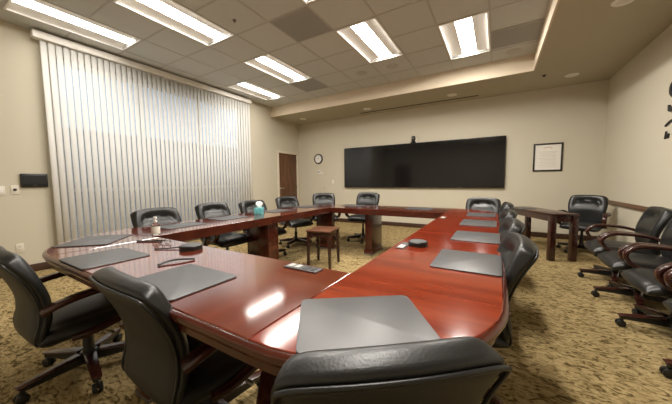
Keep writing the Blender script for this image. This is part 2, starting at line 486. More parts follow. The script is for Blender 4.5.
def disc_speaker(x, y, label):
    bm = bmesh.new(); lathe(bm, [(0, -.010), (.085, -.010), (.1, -.006), (.105, 0)], 28)
    o = obj('ceiling_speaker', bm, M['grid'], loc=(x, y, ZC)); tag(o, label, 'speaker', 'round ceiling speakers')
disc_speaker(-2.26, 4.80, 'round ceiling speaker left of two just above the soffit edge')
disc_speaker(-1.67, 4.82, 'round ceiling speaker under the end of the middle lit panel')
disc_speaker(.18, 5.30, 'round ceiling speaker in the corner of the raised ceiling by the grey grille')

def downlight(x, y, label):
    t = thing('downlight', label, 'downlight', (x, y, ZS), 0, 'recessed downlights in the soffit')
    bm = bmesh.new(); lathe(bm, [(.062, -.002), (.07, -.006), (.09, -.006), (.098, 0)], 28); obj('trim_ring', bm, M['white'], t)
    bm = bmesh.new(); lathe(bm, [(0, -.001), (.064, -.002)], 28); obj('lens', bm, M['offwhite'], t)
downlight(1.06, 6.17, 'white round downlight in the soffit corner by the right wall')
downlight(-.85, 6.21, 'white round downlight in the soffit above the screen, at right of the slot')
downlight(-2.80, 6.25, 'white round downlight in the soffit beside the slot, above the left screen end')
downlight(-4.77, 6.23, 'white round downlight in the soffit near the wooden door')
downlight(1.05, 3.93, 'white round downlight at the top edge over the row of wall chairs')
bm = bmesh.new(); lathe(bm, [(0, -.03), (.012, -.03), (.016, -.012), (.03, -.006), (.032, 0)], 18)
tag(obj('ceiling_sprinkler', bm, M['blackmatte'], loc=(.65, 5.92, ZS)), 'small dark sprinkler head in the soffit corner', 'sprinkler')
bm = bmesh.new(); lathe(bm, [(0, -.03), (.012, -.03), (.014, -.012), (.022, -.006), (.024, 0)], 18)
tag(obj('ceiling_sprinkler', bm, M['brass'], loc=(-2.91, 2.42, ZC)), 'tiny sprinkler head in the tile ceiling between two lamps', 'sprinkler')
bm = bmesh.new(); bx(bm, -3.12, -.38, 6.51, 6.57, ZS - .004, ZS + .0, .0015)
tag(obj('air_vent_slot', bm, M['blackmatte']), 'long thin black air slot in the soffit above the screen', 'air slot')

# ------------------------------------------------------------------ things on the back wall
tv = thing('television', 'very wide black wall screen hanging on the far wall', 'screen', (-1.79, YB, 1.01))
bm = bmesh.new(); bx(bm, -1.94, 1.94, -.07, -.02, 0, 1.1, .006); obj('housing', bm, M['black'], tv)
bm = bmesh.new(); bx(bm, -1.925, 1.925, -.0715, -.069, .018, 1.087); obj('display', bm, M['screen'], tv, smooth=0)
bm = bmesh.new(); bx(bm, -.9, .9, -.021, -.0005, .3, .8, .004); obj('wall_mount', bm, M['black'], tv)
bm = bmesh.new(); bx(bm, 1.03, 1.10, -.0722, -.0712, .006, .012); obj('maker_plate', bm, M['metal'], tv, smooth=0)
wc = thing('webcam', 'small dark conference camera standing on top of the wide screen', 'camera', (-1.79, 6.765, 2.11))
bm = bmesh.new(); lathe(bm, [(0, 0), (.06, 0), (.065, .015), (.05, .035), (.03, .05), (0, .055)], 24); obj('base', bm, M['black'], wc)
bm = bmesh.new(); lathe(bm, [(0, .05), (.034, .055), (.042, .09), (.04, .15), (.03, .165), (0, .167)], 24); obj('head', bm, M['blackmatte'], wc)
bm = bmesh.new(); cyl(bm, .018, .018, .03, .046, 18, Matrix.Translation((0, 0, .11)) @ Matrix.Rotation(PI / 2, 4, 'X')); obj('lens', bm, M['brass'], wc)
bm = bmesh.new(); bx(bm, .05, .075, .02, .03, -.01, .14, .004); obj('cable_arm', bm, M['offwhite'], wc)

pic = thing('picture_frame', 'black framed white certificate on the far wall right of the screen', 'picture', (.862, YB, 1.62))
bm = bmesh.new()
W2, H2 = .233, .276
for a, b_, c, d in ((-W2, W2, H2 - .028, H2), (-W2, W2, -H2, -H2 + .028), (-W2, -W2 + .028, -H2, H2), (W2 - .028, W2, -H2, H2)):
    bx(bm, a, b_, -.026, -.001, c, d, .004)
obj('frame', bm, M['black'], pic)
bm = bmesh.new(); bx(bm, -W2 + .02, W2 - .02, -.012, -.003, -H2 + .02, H2 - .02); obj('certificate', bm, M['paper'], pic, smooth=0)
bm = bmesh.new()
for k, z in enumerate([.11, .085, .06, .035, .01, -.02, -.045, -.07, -.1, -.13, -.155, -.19]):
    ww = .15 * (1 - .25 * ((k * 37) % 5) / 4)
    bx(bm, -ww, ww, -.0128, -.0118, z - .003, z + .003)
obj('printed_lines', bm, M['ink'], pic, smooth=0)
bm = bmesh.new(); pts = [Vector((.085 * math.sin(a), -.0125, .115 + .085 * math.cos(a))) for a in [(-1 + 2 * k / 10) * .9 for k in range(11)]]
sweep(bm, pts, [(-.0006, -.005), (.0006, -.005), (.0006, .005), (-.0006, .005)], (0, 1, 0)); obj('printed_heading', bm, M['inkred'], pic, smooth=0)

ck = thing('wall_clock', 'round white clock with black rim beside the door', 'clock', (-4.65, YB, 1.866))
rx = Matrix.Rotation(PI / 2, 4, 'X')
bm = bmesh.new(); lathe(bm, [(.118, .030), (.128, .040), (.146, .036), (.152, .02), (.152, .001), (.118, .001)], 40, rx); obj('rim', bm, M['black'], ck)
bm = bmesh.new(); lathe(bm, [(0, .022), (.12, .022)], 40, rx); obj('dial', bm, M['white'], ck)
bm = bmesh.new()
for k in range(12):
    a = k * PI / 6
    bx(bm, -.003, .003, -.0245, -.0225, .088, .106, 0, 1, Matrix.Rotation(a, 4, 'Y'))
obj('hour_marks', bm, M['blackmatte'], ck, smooth=0)
for nm, ln, wd, a in (('hour_hand', .055, .006, math.radians(-75)), ('minute_hand', .085, .004, math.radians(8))):
    bm = bmesh.new(); bx(bm, -wd / 2, wd / 2, -.028, -.0255, -.012, ln, 0, 1, Matrix.Rotation(a, 4, 'Y')); obj(nm, bm, M['blackmatte'], ck, smooth=0)

th_ = thing('thermostat', 'small white thermostat under the wall clock', 'thermostat', (-4.59, YB, 1.455))
bm = bmesh.new(); bx(bm, -.075, -.005, -.028, -.001, -.06, .06, .006); bx(bm, .01, .085, -.02, -.001, -.05, -.005, .004); obj('body', bm, M['white'], th_)
bm = bmesh.new(); bx(bm, -.062, -.02, -.0295, -.0275, .0, .035); obj('display', bm, M['blue_screen'], th_, smooth=0)

def plate(name, label, cat, loc, wall, kind):
    """a wall plate; local -y faces the room"""
    t = thing(name, label, cat, loc, wall)
    bm = bmesh.new(); bx(bm, -.036, .036, -.007, -.0005, -.058, .058, .003); obj('cover_plate', bm, M['offwhite'], t)
    if kind == 'switch':
        bm = bmesh.new(); bx(bm, -.017, .017, -.011, -.006, -.033, .033, .003); obj('rocker', bm, M['white'], t)
    elif kind == 'outlet':
        for z in (.02, -.02):
            bm = bmesh.new(); bx(bm, -.017, .017, -.010, -.006, z - .014, z + .014, .004); s = obj('socket', bm, M['offwhite'], t)
            bm = bmesh.new(); bx(bm, -.008, -.005, -.0105, -.0095, z - .005, z + .006); bx(bm, .005, .008, -.0105, -.0095, z - .005, z + .006); obj('slots', bm, M['blackmatte'], s, smooth=0)
    else:
        bm = bmesh.new(); lathe(bm, [(0, .02), (.014, .018), (.018, .006)], 20, Matrix.Rotation(PI / 2, 4, 'X')); obj('knob', bm, M['black'], t)
    return t
plate('light_switch', 'white light switch plate left of the wide screen on the far wall', 'switch', (-4.15, YB, 1.165), 0, 'switch')
LW = math.radians(90)   # a plate on the left wall: local -y -> +x
plate('light_switch', 'cream light switch at the left edge, on the wall beside the blind', 'switch', (XL, .755, 1.105), LW, 'switch')
plate('dimmer_switch', 'cream wall plate with black knob below the black wall box', 'dimmer', (XL, .873, 1.115), LW, 'knob')
plate('wall_outlet', 'cream power outlet low on the left wall by the blind', 'outlet', (XL, .866, .35), LW, 'outlet')
bm = bmesh.new(); lathe(bm, [(0, .012), (.012, .012), (.014, .001)], 16, rx)
tag(obj('wall_jack', bm, M['blackmatte'], loc=(-4.46, YB, .99)), 'tiny dark jack on the far wall below the thermostat', 'jack')
pb = thing('control_panel', 'black rectangular control box on the left wall beside the blind', 'control box', (XL, 1.05, 1.235), LW)
bm = bmesh.new(); bx(bm, -.125, .125, -.035, -.0005, -.09, .09, .008); obj('housing', bm, M['black'], pb)
bm = bmesh.new(); bx(bm, -.11, .11, -.0365, -.0345, -.045, .065); obj('display', bm, M['blue_screen'], pb, smooth=0)
bm = bmesh.new(); bx(bm, -.018, .018, -.036, -.0348, -.072, -.066); obj('status_mark', bm, M['brass'], pb, smooth=0)

# lettering on the right wall (cut by the picture's edge)
sg = thing('wall_lettering', 'dark raised lettering on the right wall, cut by the picture edge', 'sign', (XR, 4.67, 1.9))
def font_obj(name, body, size, ext, loc, mat, parent, shear=0.0):
    cu = bpy.data.curves.new(name, 'FONT'); cu.body = body; cu.size = size; cu.extrude = ext; cu.shear = shear
    tmp = bpy.data.objects.new('tmp_text', cu); COL.objects.link(tmp)
    dg = bpy.context.evaluated_depsgraph_get()
    me = bpy.data.meshes.new_from_object(tmp.evaluated_get(dg))
    bpy.data.objects.remove(tmp)
    me.name = name
    me.materials.clear(); me.materials.append(mat)
    me.transform(Matrix(((0, 0, -1, 0), (-1, 0, 0, 0), (0, 1, 0, 0), (0, 0, 0, 1))))
    o = bpy.data.objects.new(name, me); COL.objects.link(o); o.parent = parent; o.location = loc
    return o
font_obj('letter_s', 'S', .50, .012, (-.012, .025, .03), M['blackmatte'], sg)
bm = bmesh.new()
sweep(bm, catmull([(-.010, .055, -.112), (-.010, 0, -.088), (-.010, -.06, -.07), (-.010, -.14, -.06)], 6), [(-.008, -.009), (.008, -.009), (.008, .009), (-.008, .009)], (1, 0, 0)); obj('swoosh', bm, M['blackmatte'], sg)
font_obj('text_line', 'In', .125, .008, (-.008, .065, -.262), M['blackmatte'], sg, .25)

# ------------------------------------------------------------------ the conference table
TX0, TX1, TY0, TY1 = -3.02, .036, .483, 4.47
IX0, IX1, IY0, IY1 = -2.38, -.575, 1.10, 3.80
RC = .60
ZT = .75
def arc(cx, cy, r, a0, a1, n=14):
    return [(cx + r * math.cos(math.radians(a0 + (a1 - a0) * k / n)), cy + r * math.sin(math.radians(a0 + (a1 - a0) * k / n))) for k in range(n + 1)]
def inset_poly(P, d):
    n = len(P); out = []
    for i in range(n):
        p0, p1, p2 = Vector(P[i - 1]), Vector(P[i]), Vector(P[(i + 1) % n])
        e1 = (p1 - p0).normalized(); e2 = (p2 - p1).normalized()
        n1 = Vector((-e1.y, e1.x)); n2 = Vector((-e2.y, e2.x))
        m = n1 + n2
        out.append(p1 + m * (d / max(.3, (1 + n1.dot(n2)))))
    return out
def slab(bm, P, levels):
    """P counter-clockwise; levels = [(z, inset)] from top to bottom"""
    rings = [[bm.verts.new((*q, z)) for q in inset_poly(P, d)] for z, d in levels]
    n = len(P)
    bm.faces.new(rings[0])
    for A, B in zip(rings[:-1], rings[1:]):
        for k in range(n): bm.faces.new((A[k], B[k], B[(k + 1) % n], A[(k + 1) % n]))
    bm.faces.new(list(reversed(rings[-1])))
TOPLEV = [(ZT, .0045), (ZT - .0015, .0015), (ZT - .005, 0.0), (ZT - .040, 0.0), (ZT - .044, .004)]
ct = thing('conference_table', 'large glossy red mahogany conference table with hollow centre', 'table', ((TX0 + TX1) / 2, (TY0 + TY1) / 2, 0))
OFF = Vector((-(TX0 + TX1) / 2, -(TY0 + TY1) / 2, 0))
def ct_obj(name, bm, mat, sm=40):
    bmesh.ops.translate(bm, vec=OFF, verts=bm.verts)
    return obj(name, bm, mat, ct, smooth=sm)
e = .0008
RL = .72; SX = TX0 + RL
near = [(SX + e, TY0), (IX1 - e, TY0), (IX1 - e, IY0), (SX + e, IY0)]
YM = 2.30
rightA = arc(TX1 - RC, TY0 + RC, RC, -90, 0) + [(TX1, YM - e), (IX1, YM - e), (IX1, TY0)]
rightB = [(IX1, YM + e), (TX1, YM + e)] + arc(TX1 - RC, TY1 - RC, RC, 0, 90) + [(IX1, TY1)]
far = [(IX0 + e, IY1), (IX1 - e, IY1), (IX1 - e, TY1), (IX0 + e, TY1)]
leftA = arc(TX0 + RL, TY0 + RL, RL, 180, 270, 20) + [(SX - e, IY0), (IX0, IY0), (IX0, YM - e), (TX0, YM - e)]
leftB = [(TX0, YM + e), (IX0, YM + e), (IX0, TY1)] + arc(TX0 + RC, TY1 - RC, RC, 90, 180)
for P, m in ((near, 'tableY'), (rightA, 'tableX'), (rightB, 'tableX'), (far, 'tableY'), (leftA, 'tableY'), (leftB, 'tableY')):
    bm = bmesh.new(); slab(bm, P, TOPLEV); ct_obj('tabletop', bm, M[m], 8)
# moulded edge band following the outer outline, and the flat inner fascia
outer = arc(TX0 + RL, TY0 + RL, RL, 180, 270, 20) + arc(TX1 - RC, TY0 + RC, RC, -90, 0) + arc(TX1 - RC, TY1 - RC, RC, 0, 90) + arc(TX0 + RC, TY1 - RC, RC, 90, 180)
def band(P, prof):
    """closed band: prof = [(outward offset, z)] closed section"""
    bm = bmesh.new(); n = len(P)
    rings = [[bm.verts.new((*q, z)) for q in inset_poly(P, -d)] for d, z in prof]
    for i in range(len(rings)):
        A, B = rings[i], rings[(i + 1) % len(rings)]
        for k in range(n): bm.faces.new((A[k], B[k], B[(k + 1) % n], A[(k + 1) % n]))
    return bm
ct_obj('edge_moulding', band(outer, [(.0005, ZT - .004), (.010, ZT - .006), (.016, ZT - .013), (.016, ZT - .022), (.009, ZT - .029), (.010, ZT - .034), (.003, ZT - .047), (-.006, ZT - .055), (-.03, ZT - .055), (-.03, ZT - .046), (.0005, ZT - .040)]), M['tableedge'])
ct_obj('apron', band(outer, [(-.012, ZT - .054), (-.012, ZT - .085), (-.035, ZT - .085), (-.035, ZT - .054)]), M['tableedge'], 30)
inner = [(IX0, IY0), (IX1, IY0), (IX1, IY1), (IX0, IY1)]
ct_obj('inner_fascia', band(inner, [(-.001, ZT - .003), (-.001, ZT - .088), (.02, ZT - .088), (.02, ZT - .045), (.0, ZT - .045), (.0, ZT - .003)]), M['tableedge'], 30)
def pedestal(x0, x1, y0, y1):
    bm = bmesh.new()
    bx(bm, x0, x1, y0, y1, .07, ZT - .042, .006)
    bx(bm, x0 - .015, x1 + .015, y0 - .015, y1 + .015, .0, .07, .008)
    ct_obj('pedestal', bm, M['tableedge'])
    bm = bmesh.new(); bx(bm, x0 - .018, x1 + .018, y0 - .018, y1 + .018, .0, .022, .004); ct_obj('kick_plate', bm, M['brass'])
pedestal(-2.82, -2.43, 2.42, 2.60)
pedestal(-2.75, -2.42, 3.92, 4.02)
pedestal(-1.80, -1.68, 3.93, 4.36)
pedestal(-1.70, -1.58, .66, 1.0)
pedestal(-2.62, -2.45, 1.02, 1.14)
pedestal(-.50, -.12, 2.74, 2.82)
pedestal(-.50, -.18, 1.14, 1.24)
pedestal(-.50, -.12, 3.49, 3.57)
# power module let into the near part, and two small ones in the right arm
bm = bmesh.new(); bx(bm, -.915, -.715, 1.008, 1.075, ZT - .0005, ZT + .006, .002); pm = ct_obj('power_module', bm, M['modgrey'])
def sub(name, bm, mat, parent):
    bmesh.ops.translate(bm, vec=OFF, verts=bm.verts)
    return obj(name, bm, mat, parent, smooth=0)
for x0, x1, m in ((-.90, -.868, 'socket'), (-.858, -.828, 'socket'), (-.805, -.775, 'black'), (-.762, -.732, 'black')):
    bm = bmesh.new(); bx(bm, x0, x1, 1.02, 1.064, ZT + .0055, ZT + .0085, .001); sub('socket', bm, M[m], pm)
bm = bmesh.new(); bx(bm, -.545, -.49, 1.65, 1.83, ZT - .0005, ZT + .005, .002); pm = ct_obj('power_module', bm, M['modgrey'])
bm = bmesh.new(); bx(bm, -.535, -.50, 1.665, 1.74, ZT + .0045, ZT + .007, .001); sub('socket', bm, M['offwhite'], pm)
bm = bmesh.new(); bx(bm, -.545, -.49, 3.22, 3.38, ZT - .0005, ZT + .005, .002); pm = ct_obj('power_module', bm, M['brass'])
bm = bmesh.new(); bx(bm, -.535, -.50, 3.25, 3.32, ZT + .0045, ZT + .007, .001); sub('socket', bm, M['offwhite'], pm)

# ------------------------------------------------------------------ desk pads
bm = bmesh.new(); slab(bm, arc(.17, .125, .02, 0, 90, 4) + arc(-.17, .125, .02, 90, 180, 4) + arc(-.17, -.125, .02, 180, 270, 4) + arc(.17, -.125, .02, 270, 360, 4),
                       [(.0065, .004), (.0058, .001), (.0045, 0), (.0, 0)])
pad0 = obj('desk_pad', bm, M['pad']); pad0_used = [False]
def pad(x, y, rot, label, sx=1.0, sy=1.0):
    global pad0
    o = pad0 if not pad0_used[0] else pad0.copy()
    if pad0_used[0]: COL.objects.link(o)
    pad0_used[0] = True
    o.location = (x, y, ZT + .0003); o.rotation_euler.z = math.radians(rot); o.scale = (sx, sy, 1)
    tag(o, label, 'desk pad', 'black leather desk pads on the table')
pad(-.345, .73, 35, 'large black desk pad at the near right table corner, in front of the foreground chair', 1.02, 1.08)
pad(-1.19, .65, 0, 'black desk pad on the near table side beside the second chair from the left', 1.0, 1.05)
pad(-1.945, .635, 0, 'black desk pad in front of the leftmost near chair', .97, 1.08)
pad(-2.60, .80, 135, 'black desk pad lying askew at the rounded left table corner', 1.02, 1.1)
pad(-.12, 1.56, 90, 'black desk pad on the right table side, nearest to the camera', 1.02, 1.08)
pad(-.12, 2.27, 90, 'black desk pad on the right table side, second from the camera', 1.05, 1.08)
pad(-.14, 3.02, 90, 'black desk pad on the right table side, third from the camera', 1.1, 1.08)
pad(-.15, 3.76, 90, 'black desk pad on the right table side below the far right chair', 1.0, 1.05)
pad(-2.74, 1.52, 90, 'black desk pad on the blind side of the table, behind the sanitizer bottle', 1.0, 1.0)
pad(-2.79, 2.13, 90, 'black desk pad on the blind side between sanitizer bottle and tissue box', 1.0, 1.0)
pad(-2.80, 2.98, 90, 'black desk pad on the blind side just beyond the tissue box', 1.0, 1.0)
pad(-2.80, 3.72, 90, 'black desk pad at the far end of the blind side', 1.0, 1.0)
pad(-2.15, 4.24, 0, 'black desk pad on the far table side in front of the grey lit chair', 1.0, 1.0)
pad(-1.00, 4.20, 0, 'black desk pad on the far table side with no chair behind', 1.0, 1.0)

# ------------------------------------------------------------------ small things on the table
sb = thing('sanitizer_bottle', 'clear pump bottle of hand sanitizer on the blind side of the table', 'bottle', (-2.41, 1.135, ZT))
sb.location.x = -2.425
bm = bmesh.new(); lathe(bm, [(0, 0), (.028, 0), (.031, .004), (.031, .075), (.026, .092), (.012, .104), (.011, .112), (0, .112)], 20); obj('bottle_body', bm, M['glass_clear'], sb)
bm = bmesh.new(); lathe(bm, [(.0312, .014), (.0316, .016), (.0316, .070), (.0312, .072)], 20); obj('bottle_label', bm, M['paper'], sb)
bm = bmesh.new(); lathe(bm, [(.014, .108), (.014, .124), (.005, .126), (.005, .143), (.012, .145), (.012, .153), (0, .154)], 16); tube(bm, [(0, 0, .149), (.03, -.006, .147), (.036, -.007, .140)], .004); obj('pump', bm, M['white'], sb)

tb = thing('tissue_box', 'teal tissue box with white tissue on the blind side of the table', 'tissue box', (-2.73, 2.56, ZT), .5)
bm = bmesh.new(); bx(bm, -.052, .052, -.052, .052, 0, .09, .003); obj('carton', bm, M['teal'], tb)
bm = bmesh.new()
prof = [(.026, .089), (.036, .108), (.043, .132), (.034, .152), (.014, .164), (0, .16)]
lathe(bm, prof, 18)
for v in bm.verts:
    a = math.atan2(v.co.y, v.co.x); f = 1 + .22 * math.sin(3 * a + 9 * v.co.z) + .1 * math.sin(7 * a)
    v.co.x *= f; v.co.y *= f * .75; v.co.z += .012 * math.sin(2 * a + 1)* (v.co.z > .1)
obj('tissue', bm, M['tissue'], tb)

def mic_pod(x, y, label, r=.068, h=.032):
    t = thing('conference_microphone', label, 'microphone', (x, y, ZT), 0, 'round conference microphones')
    bm = bmesh.new(); lathe(bm, [(0, 0), (r, 0), (r, h - .006), (r - .004, h - .002), (r - .01, h - .001)], 36); obj('body', bm, M['black'], t)
    bm = bmesh.new(); lathe(bm, [(r - .009, h - .002), (r - .014, h + .001), (0, h + .003)], 36); obj('grille_top', bm, M['modgrey'], t)
    return t
mic_pod(-1.70, 1.00, 'round black microphone pod on the near table side beyond the second desk pad')
mic_pod(-.435, 1.79, 'dark microphone pod on the right table side beside the socket plate', .062, .034)
bm = bmesh.new(); tube(bm, catmull([(-1.765, .985, ZT + .012), (-1.80, .95, ZT + .008), (-1.83, .92, ZT + .006), (-1.86, .90, ZT + .005), (-1.90, .875, ZT + .0045)], 5), .0042)
tag(obj('microphone_cable', bm, M['blackmatte']), 'short black cable trailing left from the near microphone pod', 'cable')
bm = bmesh.new()
arcp = catmull([(-1.50, .705, ZT + .006), (-1.505, .745, ZT + .011), (-1.49, .79, ZT + .014), (-1.465, .83, ZT + .011), (-1.44, .865, ZT + .006)], 6)
sweep(bm, arcp, round_sec(.02, .008, .003), (1, -.3, 0))
tag(obj('curved_clip', bm, M['black']), 'black curved handle-like strip standing on the table left of the desk pad', 'clip')
bm = bmesh.new(); tube(bm, [(-2.27, .93, ZT + .006), (-2.12, 1.03, ZT + .006)], .0055); bm2 = bmesh.new()
pn = tag(obj('pen', bm, M['black']), 'dark pen lying in front of the sanitizer bottle', 'pen')
gl = thing('eyeglasses', 'folded dark eyeglasses lying right of the pen near the sanitizer bottle', 'eyeglasses', (-2.03, .995, ZT), .3)
for sx in (-.033, .033):
    bm = bmesh.new(); pts = [Vector((sx + .026 * math.cos(a), 0.0, .020 + .018 * math.sin(a))) for a in [2 * PI * k / 20 for k in range(21)]]
    sweep(bm, pts, round_sec(.003, .003, .001, 1), (0, 1, 0)); obj('rim', bm, M['black'], gl)
bm = bmesh.new(); tube(bm, [(-.058, 0, .024), (-.05, .02, .02), (.05, .026, .014)], .002); obj('temple', bm, M['black'], gl)
bm = bmesh.new(); tube(bm, [(.058, 0, .024), (.05, .014, .02), (-.05, .018, .012)], .002); obj('temple', bm, M['black'], gl)
bm = bmesh.new(); tube(bm, [(-.009, 0, .026), (.009, 0, .026)], .002); obj('bridge', bm, M['black'], gl)

# ------------------------------------------------------------------ office chair
def chair_profile():
    # (y, z, half width) rear centre line from under the seat to the crown
    P = [(-.11, .385, .165), (-.20, .387, .195), (-.250, .435, .222), (-.244, .52, .226), (-.242, .61, .230), (-.264, .70, .243), (-.300, .79, .249), (-.335, .86, .249), (-.351, .895, .245)]
    return catmull(P, 8)
PROF = chair_profile(); NP = len(PROF) - 1
def back_frame(v):
    f = v * NP; i = min(int(f), NP - 1); t = f - i
    c = PROF[i].lerp(PROF[i + 1], t)
    d = PROF[min(i + 2, NP)] - PROF[max(i - 1, 0)]
    tl = math.hypot(d.x, d.y)
    return c, Vector((0, d.y / tl, -d.x / tl))     # front-facing normal in yz
def back_pos(u, v, off):
    c, n = back_frame(v)
    y, z, hw = c
    k = smoothstep(.62, 1.0, v)
    z2 = z - (.014 * u * u + .020 * abs(u) ** 10) * k
    x = hw * u * (1 - .05 * k * abs(u) ** 6)
    p = Vector((x, y + .032 * u * u * smoothstep(.12, .4, v), z2))
    nn = (n + Vector((-.30 * u, 0, 0))).normalized()
    return p + nn * off
def sgrid(n): return [math.sin(PI / 2 * (-1 + 2 * k / n)) for k in range(n + 1)]
def shell(bm, front, rear, v0=0.0, v1=1.0, um=1.0, nu=30, nv=34):
    us = sgrid(nu); vs = [v0 + (v1 - v0) * (s + 1) / 2 for s in sgrid(nv)]
    def ed(u, v):
        w = 2 * (v - v0) / (v1 - v0) - 1
        return math.sqrt(max(0, 1 - abs(u) ** 12)) * math.sqrt(max(0, 1 - abs(w) ** 14))
    F = [[bm.verts.new(back_pos(u * um, v, front(u, v) * ed(u, v))) for u in us] for v in vs]
    B = [[bm.verts.new(back_pos(u * um, v, rear(u, v) * ed(u, v) - .0004)) for u in us] for v in vs]
    for j in range(nv):
        for i in range(nu):
            bm.faces.new((F[j][i], F[j][i + 1], F[j + 1][i + 1], F[j + 1][i]))
            bm.faces.new((B[j][i + 1], B[j][i], B[j + 1][i], B[j + 1][i + 1]))
    for j in range(nv):
        bm.faces.new((F[j][0], F[j + 1][0], B[j + 1][0], B[j][0])); bm.faces.new((F[j + 1][nu], F[j][nu], B[j][nu], B[j + 1][nu]))
    for i in range(nu):
        bm.faces.new((F[0][i + 1], F[0][i], B[0][i], B[0][i + 1])); bm.faces.new((F[nv][i], F[nv][i + 1], B[nv][i + 1], B[nv][i]))
def front_off(u, v):
    t = .038 + .015 * smoothstep(.62, .88, v)
    # long dark slot below the rolled rim, its ends turning down round a soft lumbar pad
    vs_ = .775 - .055 * (abs(u) / .66) ** 4
    fade = 1 - smoothstep(.60, .80, abs(u))
    t -= .034 * math.exp(-((v - vs_) / .040) ** 2) * fade
    t += .012 * (1 - (u / .68) ** 2 if abs(u) < .68 else 0) * smoothstep(.35, .5, v) * (1 - smoothstep(.62, .74, v))
    t += .008 * math.exp(-((v - .58) / .1) ** 2) * (1 - u * u)
    t -= .012 * math.exp(-((v - .585 + .10) / .03) ** 2) * (1 - u * u)
    return t
SEC_ARM = round_sec(.058, .032, .011, 3)
def build_chair(label):
    t = thing('office_chair', label, 'chair', (0, 0, 0), 0, 'black leather office chairs')
    # backrest: rolled cushion and the outer panel of the shell
    bm = bmesh.new(); shell(bm, front_off, lambda u, v: -.021); br = obj('backrest', bm, M['leather'], t, 60)
    bm = bmesh.new(); shell(bm, lambda u, v: -.014, lambda u, v: -.030, 0.0, .955, .93, 22, 26); obj('back_panel', bm, M['panel'], br, 60)
    # piped seam round the panel
    bm = bmesh.new(); pp = []
    for k in range(25): pp.append(back_pos(-.93, .22 + (.945 - .22) * k / 24, -.025))
    for k in range(1, 25): pp.append(back_pos(-.93 + 1.86 * k / 25, .945, -.026))
    for k in range(25): pp.append(back_pos(.93, .945 - (.945 - .22) * k / 24, -.025))
    t2 = bmesh.new(); rings = []
    for i, p in enumerate(pp):
        tg = (pp[min(i + 1, len(pp) - 1)] - pp[max(i - 1, 0)]).normalized(); a_ = tg.cross(Vector((0, 1, .2))).normalized(); b_ = tg.cross(a_)
        rings.append([t2.verts.new(p + (a_ * math.cos(2 * PI * q / 8) + b_ * math.sin(2 * PI * q / 8)) * .0055) for q in range(8)])
    for A_, B_ in zip(rings[:-1], rings[1:]):
        for q in range(8): t2.faces.new((A_[q], A_[(q + 1) % 8], B_[(q + 1) % 8], B_[q]))
    merge(bm, t2); obj('piping', bm, M['leather'], br, 60)
    # seat
    bm = bmesh.new(); us = sgrid(26); vs = sgrid(26)
    def seat(u, v, s):
        e_ = math.sqrt(max(0, 1 - abs(u) ** 8)) * math.sqrt(max(0, 1 - abs(v) ** 8))
        x = .252 * u * (1 - .10 * smoothstep(.2, 1, -v) - .05 * smoothstep(.6, 1, v) * u * u); y = .005 + .258 * v - .02 * u * u * smoothstep(.4, 1, v)
        z = .418 - .028 * smoothstep(.45, 1.0, v) + .006 * v
        if s > 0:
            cr = .010 * math.exp(-((abs(u) - .72) / .05) ** 2) + .010 * math.exp(-((v - .62) / .05) ** 2) * (abs(u) < .72)
            z += (.052 + .012 * (1 - u * u) - cr) * e_
        else: z -= .042 * e_
        return (x, y, z)
    Tt = [[bm.verts.new(seat(u, v, 1)) for u in us] for v in vs]; Bb = [[bm.verts.new(seat(u, v, -1)) for u in us] for v in vs]
    n = 26
    for j in range(n):
        for i in range(n):
            bm.faces.new((Tt[j][i], Tt[j][i + 1], Tt[j + 1][i + 1], Tt[j + 1][i])); bm.faces.new((Bb[j][i + 1], Bb[j][i], Bb[j + 1][i], Bb[j + 1][i + 1]))
    bmesh.ops.remove_doubles(bm, verts=bm.verts, dist=1e-5)
    obj('seat', bm, M['leather'], t, 60)
    # arms: bent wooden loops
    for s in (-1, 1):
        bm = bmesh.new()
        X = .272 * s
        path = catmull([(X - .02 * s, -.232, .585), (X, -.18, .612), (X + .006 * s, -.08, .632), (X + .008 * s, .08, .638), (X + .008 * s, .155, .618), (X + .006 * s, .205, .572), (X + .004 * s, .20, .515), (X, .15, .462), (X - .004 * s, .06, .425), (X - .012 * s, -.06, .405), (X - .03 * s, -.13, .40)], 7)
        sweep(bm, path, SEC_ARM, (1, 0, 0)); obj('arm', bm, M['mahog'], t, 50)
    # mechanism, gas column, lever
    bm = bmesh.new(); bx(bm, -.09, .09, -.13, .10, .335, .385, .012); bx(bm, -.16, .16, -.03, .03, .372, .392, .004); obj('tilt_mechanism', bm, M['black'], t)
    bm = bmesh.new(); lathe(bm, [(0, .345), (.018, .345), (.018, .25), (.027, .248), (.029, .12), (.034, .10), (.034, .06), (0, .06)], 20); obj('gas_column', bm, M['black'], t)
    bm = bmesh.new(); tube(bm, catmull([(.08, .02, .355), (.18, .03, .35), (.255, .035, .358)], 4), .005); bx(bm, .24, .29, .026, .044, .352, .364, .003); obj('lever', bm, M['metal'], t)
    # star base with wooden caps and casters
    bm = bmesh.new(); cyl(bm, .052, .045, .06, .125, 24, None, .006)
    for k in range(5):
        mt = Matrix.Rotation(2 * PI * k / 5 + PI / 10, 4, 'Z')
        t2 = bmesh.new(); bmesh.ops.create_cube(t2, size=1)
        for v in t2.verts:
            o_ = v.co.x > 0
            v.co = Vector((.305 if o_ else .03, v.co.y * (.036 if o_ else .05), (.068 if v.co.z < 0 else .088) if o_ else (.062 if v.co.z < 0 else .112)))
        bmesh.ops.transform(t2, matrix=mt, verts=t2.verts); merge(bm, t2)
    sbm = obj('star_base', bm, M['black'], t)
